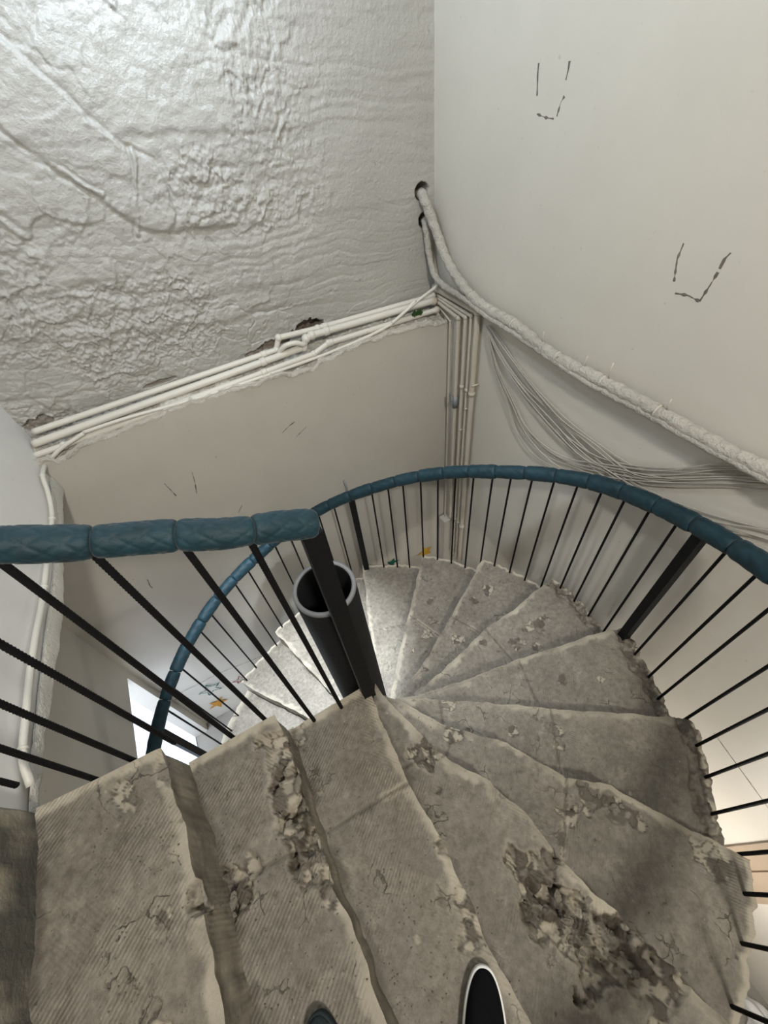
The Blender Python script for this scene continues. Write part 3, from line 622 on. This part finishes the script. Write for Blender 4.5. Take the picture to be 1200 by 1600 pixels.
# ------------------------------------------------------------------ railings
def rebar(P0, P1, r, seg=8):
    P = resample([P0, P1], 0.004)
    return tubedata(P, r, seg, rf=lambda l, a, L: r * (1 + 0.13 * math.sin(l / 0.008 * 2 * math.pi + a)))
def pad_segments(path, r, length, parent, seg, step_, group=None, tie=True):
    P = resample(path, step_); d = np.r_[0, np.cumsum(np.linalg.norm(np.diff(P, axis=0), axis=1))]
    n = max(1, round(d[-1] / length)); ln = d[-1] / n
    for q in range(n):
        a0, a1 = q * ln + 0.0012, (q + 1) * ln - 0.0012
        s = np.linspace(a0, a1, max(8, int(ln / step_)))
        Q = np.stack([np.interp(s, d, P[:, i]) for i in range(3)], 1)
        ph = random.uniform(0, 6); rr0 = r * random.uniform(0.96, 1.05)
        def rf(l, a, L, ph=ph, rr0=rr0):
            e = min(l, L - l); k = 0.86 + 0.14 * (1 - math.exp(-e / (r * 0.16)))
            p = abs(math.sin(3 * a + l / (r * .50) + ph)); q_ = abs(math.sin(3 * a - l / (r * .50)))
            return rr0 * k * (0.93 + 0.09 * min(1, min(p, q_) * 1.8) ** .6 + 0.025 * math.sin(2 * a + ph + l * 30))
        V, F = tubedata(Q, r, seg, rf=rf); mesh_obj('padding', V, F, M['teal'], parent)
        if tie and q:
            c = q * ln; Q = np.stack([np.interp([c - .003, c + .003], d, P[:, i]) for i in range(3)], 1)
            V, F = tubedata(Q, r * 0.80, 16); mesh_obj('tie', V, F, M['shoe_grey'], parent)
inner = thing('inner_railing', 'inner black rebar railing with thick teal quilted handrail beside the upper steps', 'railing', (0.07, 0.51, 0))
V, F = boxdata(0.07 - .020, 0.51 - .020, -0.02, 0.07 + .020, 0.51 + .020, 0.875); o = mesh_obj('post', V, F, M['black'], inner, smooth=False)
o.rotation_euler = (0, 0, 0)
ipath = [(0.082, 0.505, 0.889), (0.027, 0.505, 0.918), (-0.012, 0.505, 0.936), (-0.063, 0.51, 0.955), (-0.116, 0.53, 0.968), (-0.17, 0.545, 0.983), (-0.224, 0.555, 1.002), (-0.278, 0.565, 1.025), (-0.34, 0.575, 1.055), (-0.46, 0.575, 1.12), (-0.62, 0.58, 1.21), (-0.72, 0.585, 1.27)]
ipath = smoothline(ipath, 0.01)
V, F = tubedata(ipath, 0.012, 10); mesh_obj('handrail', V, F, M['black'], inner)
pad_segments(ipath, 0.0265, 0.106, inner, 56, 0.0022)
def rail_z(x): return float(np.interp(-x, -ipath[:, 0], ipath[:, 2]))
def rail_y(x): return float(np.interp(-x, -ipath[:, 0], ipath[:, 1]))
for (x, y, z0) in ((-0.03, 0.51, 0), (-0.125, 0.518, 0), (-0.24, 0.545, .17), (-0.34, 0.55, .17), (-0.44, 0.555, .34), (-0.535, 0.56, .34), (-0.62, 0.56, .34), (-0.70, 0.57, .51)):
    V, F = rebar((x, y, z0 - 0.05), (x, rail_y(x), rail_z(x)), 0.0062, 10); mesh_obj('baluster', V, F, M['black'], inner)

def Rb(th): return float(np.interp(th, [-100, 5, 25, 60, 75, 90, 100, 125, 153, 200], [1.35, 1.345, 1.285, 1.28, 1.30, 1.30, 1.31, 1.305, 1.295, 1.295]))
def zr(th): return 0.03 - 0.0084 * (th - 3) if th < 100 else 0.03 - 0.0084 * 97 - 0.0058 * (th - 100)
def tread_z(th):
    for k in range(-1, -17, -1):
        if th < TH[k]: return k * RISE
    return -16 * RISE
outer = thing('outer_railing', 'long curved outer black railing with teal quilted handrail sweeping along the walls', 'railing', (CX + 1.3, CY, -0.85))
opath = smoothline([(*pol(th, Rb(th)), zr(th)) for th in range(-92, 186, 6)], 0.02)
V, F = tubedata(opath, 0.014, 10); mesh_obj('handrail', V, F, M['black'], outer)
pad_segments(opath, 0.0375, 0.165, outer, 28, 0.006, tie=False)
BAL = [72.4, 60.5, 55.6, 51.2, 46.1, 41.2, 36.4, 31.6, 26.7, 22.3, 17.5, 12.8, 8.0, 3.2, -1.4, -6.2, -11.2, -19.5, -24.5, -28.7, -34.2, -38.6, -43.3, -48.3, -53.7, -58.1, -63.3, -69.6, -75, -80, -85] + [77.5 + 5.1 * i for i in range(22) if i != 14]
for th in BAL:
    b = pol(th, Rb(th)); V, F = rebar((*b, tread_z(th) - 0.04), (*b, zr(th)), 0.0058, 7); mesh_obj('baluster', V, F, M['black'], outer)
for th in (66.8, -15.3, 149):
    b = pol(th, Rb(th)); a = math.radians(th); c, s_ = math.cos(a), math.sin(a); V = []
    for z in (tread_z(th) - .04, zr(th)):
        for (p, q) in ((-.02, -.02), (.02, -.02), (.02, .02), (-.02, .02)): V.append((b[0] + p * c - q * s_, b[1] + p * s_ + q * c, z))
    mesh_obj('post', V, [(3, 2, 1, 0), (4, 5, 6, 7), (0, 1, 5, 4), (1, 2, 6, 5), (2, 3, 7, 6), (3, 0, 4, 7)], M['black'], outer, smooth=False)

# ------------------------------------------------------------------ pipes and cables
def run(name, P, r, mat, label, cat='pipe', seg=14, group=None, rf=None, st=0.015, smooth=False):
    Q = smoothline(P, st) if smooth else resample(P, st)
    root = thing(name, label, cat, tuple(map(float, Q[0])), group)
    V, F = tubedata(Q, r, seg, rf=rf); mesh_obj('pipe_run' if cat == 'pipe' else 'sheath', V, F, mat, root)
    return root, Q
def coupling(P, r, mat, root, at, ln=0.03, name='coupling'):
    P = np.array(P); d = np.r_[0, np.cumsum(np.linalg.norm(np.diff(P, axis=0), axis=1))]
    Q = np.stack([np.interp(np.linspace(at - ln / 2, at + ln / 2, 5), d, P[:, i]) for i in range(3)], 1)
    V, F = tubedata(Q, r, 14); mesh_obj(name, V, F, mat, root)
def elbow(p, r, mat, root):
    V = []; n, m2 = 9, 14
    for i in range(n):
        for j in range(m2):
            a = math.pi * i / (n - 1); b = 2 * math.pi * j / m2
            V.append((p[0] + r * math.sin(a) * math.cos(b), p[1] + r * math.sin(a) * math.sin(b), p[2] + r * math.cos(a)))
    mesh_obj('elbow', V, grid_faces(n, m2, wrap=True, flip=True), mat, root)
for nm, P, r, lb in (('water_pipe', PIPE_TOP, 0.0150, 'white water pipe lying topmost on the plaster ledge along the rough wall'),
                     ('water_pipe', PIPE_MID, 0.0180, 'thick white water pipe in the middle of the three on the plaster ledge'),
                     ('water_pipe', PIPE_LOW, 0.0145, 'white water pipe lying lowest and frontmost on the plaster ledge')):
    rt, Q = run(nm, P, r, M['pipe'], lb)
    for p in P[1:-1]: elbow(p, r * 1.35, M['pipe'], rt)
    coupling(Q, r * 1.25, M['pipe'], rt, 1.52); coupling(Q, r * 1.25, M['pipe'], rt, 1.12)
    elbow(P[-1], r * 1.4, M['pipe_old'], rt)
rt, Q = run('water_pipe', [(0.46, 2.16, 0.40), (0.50, 2.13, 0.44), (0.56, 2.12, 0.44), (0.60, 2.13, 0.415), (0.66, 2.22, 0.42)], 0.013, M['pipe'], 'short white jumper pipe with elbows by the hole in the rough wall', smooth=True)
rt, Q = run('cable', [(p[0], p[1], p[2] + 0.004) for p in CABLE_BACK], 0.0085, M['pipe'], 'thin white cable along the front rim of the plaster ledge', 'cable', smooth=True)
rt, Q = run('cable', [CABLE_BACK[0], (-0.66, 2.085, 0.345), (-0.72, 2.085, 0.315)] + [CABLE_LEFT[0]] + CABLE_LEFT[1:], 0.0095, M['pipe'], 'white cable clipped along the broken rim of the left wall', 'cable', smooth=True)
for at in (0.45, 0.70, 1.12, 1.45, 1.72):
    coupling(Q, 0.0125, M['pipe'], rt, at, 0.006, 'clip')
# vertical risers on the right wall near the corner
ZB = -1.9
for i, (A, r, lb, zb) in enumerate((
    (RISER_0, 0.0165, 'thick beige riser pipe, rightmost of the corner pipes', ZB),
    (RISER_1, 0.0095, 'thin beige riser pipe just left of the rightmost thick one', ZB),
    (RISER_2, 0.0110, 'beige riser pipe in the middle of the corner pipes', ZB),
    (RISER_3, 0.0130, 'beige riser pipe carrying the small valve in the corner', -1.40),
    (RISER_4, 0.0050, 'thin beige cable running down the corner left of the riser pipes', -1.46))):
    a, b = A; P = [(1.472, 2.145 if i else 2.19, a[2]), (1.472, b[1], b[2]), (1.472, b[1], zb)]
    if i == 0: P = [(1.472, 2.19, 0.46), (1.472, b[1], b[2]), (1.472, b[1], zb)]
    rt, Q = run('riser_pipe', P, r, M['pipe_old'], lb)
    elbow(P[1], r * 1.35, M['pipe_old'], rt)
    if i in (0, 1, 2):
        for z in (-0.05, -0.75, -1.35):
            V, F = tubedata([(1.472, b[1], z - .012), (1.472, b[1], z + .012)], r * 1.35, 14); mesh_obj('coupling', V, F, M['pipe_old'], rt)
        V, F = tubedata([(1.455, b[1] - r - .004, 0.02 - i * .2), (1.498, b[1] - r - .012, 0.02 - i * .2)], 0.006, 10); mesh_obj('clip', V, F, M['pipe_old'], rt)
    if i == 3:
        V, F = tubedata([(1.472, b[1], -0.24), (1.472, b[1], -0.16)], 0.019, 14); o = mesh_obj('valve_body', V, F, M['metal'], rt); o['label'] = 'grey metal valve body'; vb = o
        V, F = merge([boxdata(1.430, b[1] - .006, -0.20, 1.455, b[1] + .006, -0.188), boxdata(1.426, b[1] - .008, -0.20, 1.434, b[1] + .008, -0.12)]); o = mesh_obj('valve_lever', V, F, M['metal'], vb, smooth=False)
V, F = boxdata(1.425, 1.955, -2.3, 1.499, 2.04, -1.46); o = mesh_obj('pipe_cover', V, F, M['wall_lower'], smooth=False); tag(o, 'beige boxed pipe cover low in the corner under the thin cable', 'pipe cover')
def wrapf(r):
    def f(l, a, L):
        return r * (1 + 0.07 * math.sin(l / 0.055 * 2 * math.pi + a) + 0.05 * math.sin(l / 0.021 + 2 * a) + 0.035 * math.sin(l / .008 + 3 * a))
    return f
rt, Q = run('insulated_pipe', INSULATED_BIG, 0.0245, M['insul'], 'thick wrapped insulated pipe coming from the upper wall hole and crossing the right wall', seg=22, rf=wrapf(0.0245), st=0.006, smooth=True)
for at in (0.62, 0.95, 1.25, 1.5, 1.75): coupling(Q, 0.0275, M['pipe_old'], rt, at, 0.006, 'tie')
for at, s_ in ((1.15, 1), (1.40, 1), (1.52, 1.3), (1.78, 1)):
    d = np.r_[0, np.cumsum(np.linalg.norm(np.diff(Q, axis=0), axis=1))]; p = [float(np.interp(at, d, Q[:, i])) for i in range(3)]
    V, F = tubedata([(p[0], p[1], p[2] + .02), (p[0] - .005, p[1] + .004, p[2] + .045 * s_), (p[0] - .002, p[1] + .002, p[2] + .07 * s_)], 0.003, 6); mesh_obj('tie_end', V, F, M['pipe_old'], rt)
run('insulated_pipe', INSULATED_SMALL, 0.0165, M['insul'], 'thinner wrapped pipe from the lower wall hole running under the thick insulated pipe', seg=18, rf=wrapf(0.0165), st=0.006, smooth=True)
run('cable', [(1.47, 2.235, 0.66), (1.475, 2.19, 0.62), (1.472, 2.16, 0.55), (1.47, 2.12, 0.50)], 0.006, M['pipe_old'], 'short thin cable behind the insulated pipes in the wall corner', 'cable', smooth=True)
run('cable', [(1.47, 2.13, 0.50), (1.42, 2.12, 0.48), (1.30, 2.097, 0.455), (1.12, 2.09, 0.385)], 0.0085, M['pipe'], 'beige cable crossing over the ledge pipes into the wall corner', 'cable', smooth=True)
rnd = random.Random(3)
for fam, W in enumerate(WIRES):
    for q in range(4 if fam != 4 else 3):
        P = []
        for j, p in enumerate(W):
            sp = min(1, j / 4) * (0.035 if fam != 4 else 0.05)
            a = (q - 1.5) * sp * 0.55
            P.append((1.485 - 0.006 * ((q + fam) % 3), p[1] + a * 0.3 + rnd.uniform(-1, 1) * sp * .3, p[2] + a + rnd.uniform(-1, 1) * sp * .35))
        o_, _ = run('wire', P, 0.0030 if fam != 4 else 0.0018, M['wire'], ('loose grey wire of the bundle fanning down the right wall toward the handrail', 'loose grey wire of the bundle curving level to the right along the wall', 'loose grey wire hanging lowest from the bundle before turning right', 'loose grey wire at the top of the bundle, turning level under the insulated pipe', 'hair-thin grey wire looping below the bundle on the right wall')[fam], 'wire', 6, group=('wires fanning down', 'wires curving level', 'wires hanging low', 'wires on top', 'thin looping wires')[fam], smooth=True)
# moss tuft and wall hook
V = []; F = []
for q in range(26):
    a = random.uniform(0, 6.3); d = random.uniform(0, .035); c = (1.30 + d * math.cos(a) * 1.2, 2.095 + d * math.sin(a) * .6, 0.392)
    n = len(V); w_ = random.uniform(.006, .012); b2 = random.uniform(0, 6.3)
    V += [(c[0] + w_ * math.cos(b2), c[1] + w_ * math.sin(b2), c[2]), (c[0] - w_ * math.cos(b2), c[1] - w_ * math.sin(b2), c[2] + .002), (c[0] + random.uniform(-.01, .01), c[1] - .008, c[2] + random.uniform(.01, .022)), (c[0], c[1] + .004, c[2] - 0.02)]
    F += [(n, n + 1, n + 2), (n, n + 3, n + 1), (n + 1, n + 3, n + 2), (n, n + 2, n + 3)]
tag(mesh_obj('moss_tuft', V, F, M['plant'], smooth=False), 'small green tuft on the plaster ledge near the wall corner', 'moss')
V, F = tubedata(smoothline([(0.625, 2.06, -0.56), (0.62, 2.03, -0.565), (0.622, 2.01, -0.62), (0.625, 2.0, -0.70)], .01), 0.006, 8)
tag(mesh_obj('wall_hook', V, F, M['metal']), 'small metal hook on the lower wall above the outer handrail', 'hook')

# ------------------------------------------------------------------ shoes, sack
def shoe(loc, ang, mats, label, w=0.100, ln=0.285):
    root = thing('shoe', label, 'shoe', loc)
    def outline(t, sc=1.0, inset=0.0):
        # t 0..1 around; length axis +v, toe at v=0, heel at v=-ln
        a = 2 * math.pi * t; v = -ln / 2 + (ln / 2 - inset) * math.cos(a)
        f = (v + ln) / ln
        hw = (w / 2) * (0.72 + 0.28 * math.sin(math.pi * min(1, max(0, f * 1.0)) * 0.5 + 0.3)) 
        u = (hw - inset) * math.copysign(abs(math.sin(a)) ** 0.82, math.sin(a))
        return u, v
    ca, sa = math.cos(ang), math.sin(ang); n = 64
    def W(u, v, z): return (loc[0] + u * sa + v * ca, loc[1] - u * ca + v * sa, loc[2] + z)
    V = []
    for (ins, z) in ((0.004, 0.001), (0, 0.005), (0, 0.026), (0.002, 0.030), (0.007, 0.031)):
        for i in range(n): u, v = outline(i / n, inset=ins); V.append(W(u, v, z))
    F = grid_faces(5, n, wrap=True); F.append(tuple(range(n - 1, -1, -1))); F.append(tuple(range(4 * n, 5 * n)))
    mesh_obj('sole', V, F, mats[1], root)
    V = []; K = 12
    for j in range(K):
        t_ = j / (K - 1)
        for i in range(n):
            u, v = outline(i / n, inset=0.0045)
            f = (v + ln) / ln            # 0 heel, 1 toe
            H = 0.055 + 0.020 * (1 - f) if f < 0.55 else 0.055 - 0.022 * ((f - .55) / .45)
            sc = math.cos(t_ * math.pi / 2) ** 0.75; z = 0.028 + H * math.sin(t_ * math.pi / 2)
            vm = -ln * 0.5; V.append(W(u * sc, vm + (v - vm) * (sc * .85 + .15 * sc ** .4) if t_ < 1 else vm, z))
    F = grid_faces(K, n, wrap=True); mesh_obj('upper', V, F, mats[0], root)
    # leg opening collar
    V = []
    for (rr, z) in ((0.036, 0.070), (0.040, 0.088), (0.036, 0.090), (0.031, 0.072)):
        for i in range(32):
            a = 2 * math.pi * i / 32; V.append(W(rr * math.cos(a), -ln * 0.66 + rr * 1.45 * math.sin(a), z))
    mesh_obj('collar', V, grid_faces(4, 32, wrap=True), mats[0], root)
    return root
shoe((0.013, -0.178, 0.003), math.atan2(0.80, 0.60), (M['shoe_black'], M['shoe_white']), 'black slip-on shoe with white sole rim on the step below, toe pointing down the stair')
shoe((-0.317, -0.048, 0.172), math.atan2(0.99, 0.12), (M['shoe_grey'], M['shoe_grey']), 'dark grey-green shoe toe at the bottom edge of the photo on the higher step', w=0.092)
# sack
V = []; n, m2 = 28, 40
for i in range(n):
    for j in range(m2):
        a = math.pi * i / (n - 1); b = 2 * math.pi * j / m2
        q = 1 + 0.20 * math.sin(3 * b + 2 * a) * math.sin(a) + 0.10 * math.sin(7 * b - 3 * a) + 0.08 * math.sin(5 * a + 2 * b)
        V.append((1.375 + 0.085 * q * math.sin(a) * math.cos(b), -1.555 + 0.11 * q * math.sin(a) * math.sin(b), max(ZF + 0.001, ZF + 0.06 + 0.09 * q * math.cos(a))))
tag(mesh_obj('sack', V, grid_faces(n, m2, wrap=True, flip=True), M['sack']), 'crumpled white sack on the lower floor beyond the outer railing', 'sack')

# ------------------------------------------------------------------ rubble
def chunk_mesh(seed):
    rn = random.Random(seed); import bmesh
    bm = bmesh.new(); bmesh.ops.create_icosphere(bm, subdivisions=1, radius=1)
    for v in bm.verts: v.co *= rn.uniform(0.6, 1.15); v.co.z *= 0.6
    me = bpy.data.meshes.new('rubble'); bm.to_mesh(me); bm.free(); me.materials.append(M['debris']); return me
CH = [chunk_mesh(i) for i in range(4)]
def chunk(x, y, z, r, label, group):
    o = bpy.data.objects.new('plaster_chunk', random.choice(CH)); COL.objects.link(o)
    o.location = (x, y, z + r * 0.35); o.scale = (r * random.uniform(.8, 1.4), r * random.uniform(.6, 1.1), r * random.uniform(.6, 1)); o.rotation_euler = (0, 0, random.uniform(0, 6))
    tag(o, label, 'plaster chunk', group)
for (x, y, k, n, sp, r0, lab, grp) in (
    (-0.43, 0.20, 1, 5, .03, .012, 'broken mortar chunk in the gap below the cracked second step edge', 'chunks by the cracked step edge'),
    (-0.24, 0.30, 1, 8, .06, .009, 'broken mortar chunk along the smashed edge of the step left of the shoe step', 'chunks on the smashed step edge'),
    (-0.58, 0.40, 2, 9, .09, .006, 'small plaster crumb on the wide step beside the dark topmost step', 'crumbs beside the topmost step'),
    (0.30, -0.30, -1, 10, .08, .012, 'broken mortar chunk in the smashed patch right of the shoe', 'chunks right of the shoe'),
    (0.62, -0.15, -2, 6, .05, .007, 'small mortar chunk on the cracked step edge two steps below the shoe', 'chunks two steps below')):
    for q in range(n):
        chunk(x + random.gauss(0, sp * .6), y + random.gauss(0, sp), k * RISE - 0.004, r0 * random.uniform(.6, 1.3), lab, grp)
for q in range(26):
    th = random.uniform(-52, 20); R_ = rout(th) - random.uniform(0.01, 0.06); x, y = pol(th, R_)
    chunk(x, y, tread_z(th) - 0.02, random.uniform(.006, .014), 'dark mortar lump in the crumbling outer rim of the right-hand steps', 'lumps on the outer rim')
V = []; F = []
for q in range(2600):
    if q % 3 == 0: th = random.uniform(-72, 110); R_ = random.uniform(.2, 1.25); x, y = pol(th, R_); z = tread_z(th)
    elif q % 3 == 1:
        k = random.choice([1, 2, 0, 0, -1, -2, -3, -4, -5, -6, -7]); P = resample(NOSE[k + 1], .01); p = P[random.randrange(len(P))]; x, y = p[0] + abs(random.gauss(0, .012)) * (1 if k >= -1 else .5) + .004, p[1] + abs(random.gauss(0, .012)) * (0 if k >= -1 else 1); z = k * RISE
    else:
        k = random.choice([1, 2, 2, 0]); x = random.uniform(*{1: (-.43, -.21), 2: (-.63, -.45), 0: (-.2, .04)}[k]); y = random.uniform(-.3, .5); z = k * RISE
    s = random.uniform(.0010, .0030); n = len(V)
    for c in ((1, 0, -.3), (-.6, .8, -.3), (-.5, -.9, -.3), (0, 0, 1)): V.append((x + s * c[0] * random.uniform(.7, 1.5), y + s * c[1], z + 0.001 + s * c[2]))
    F += [(n, n + 1, n + 3), (n + 1, n + 2, n + 3), (n + 2, n, n + 3), (n, n + 2, n + 1)]
tag(mesh_obj('grit', V, F, M['debris'], smooth=False), 'fine mortar grit scattered over the steps', 'grit', kind='stuff')
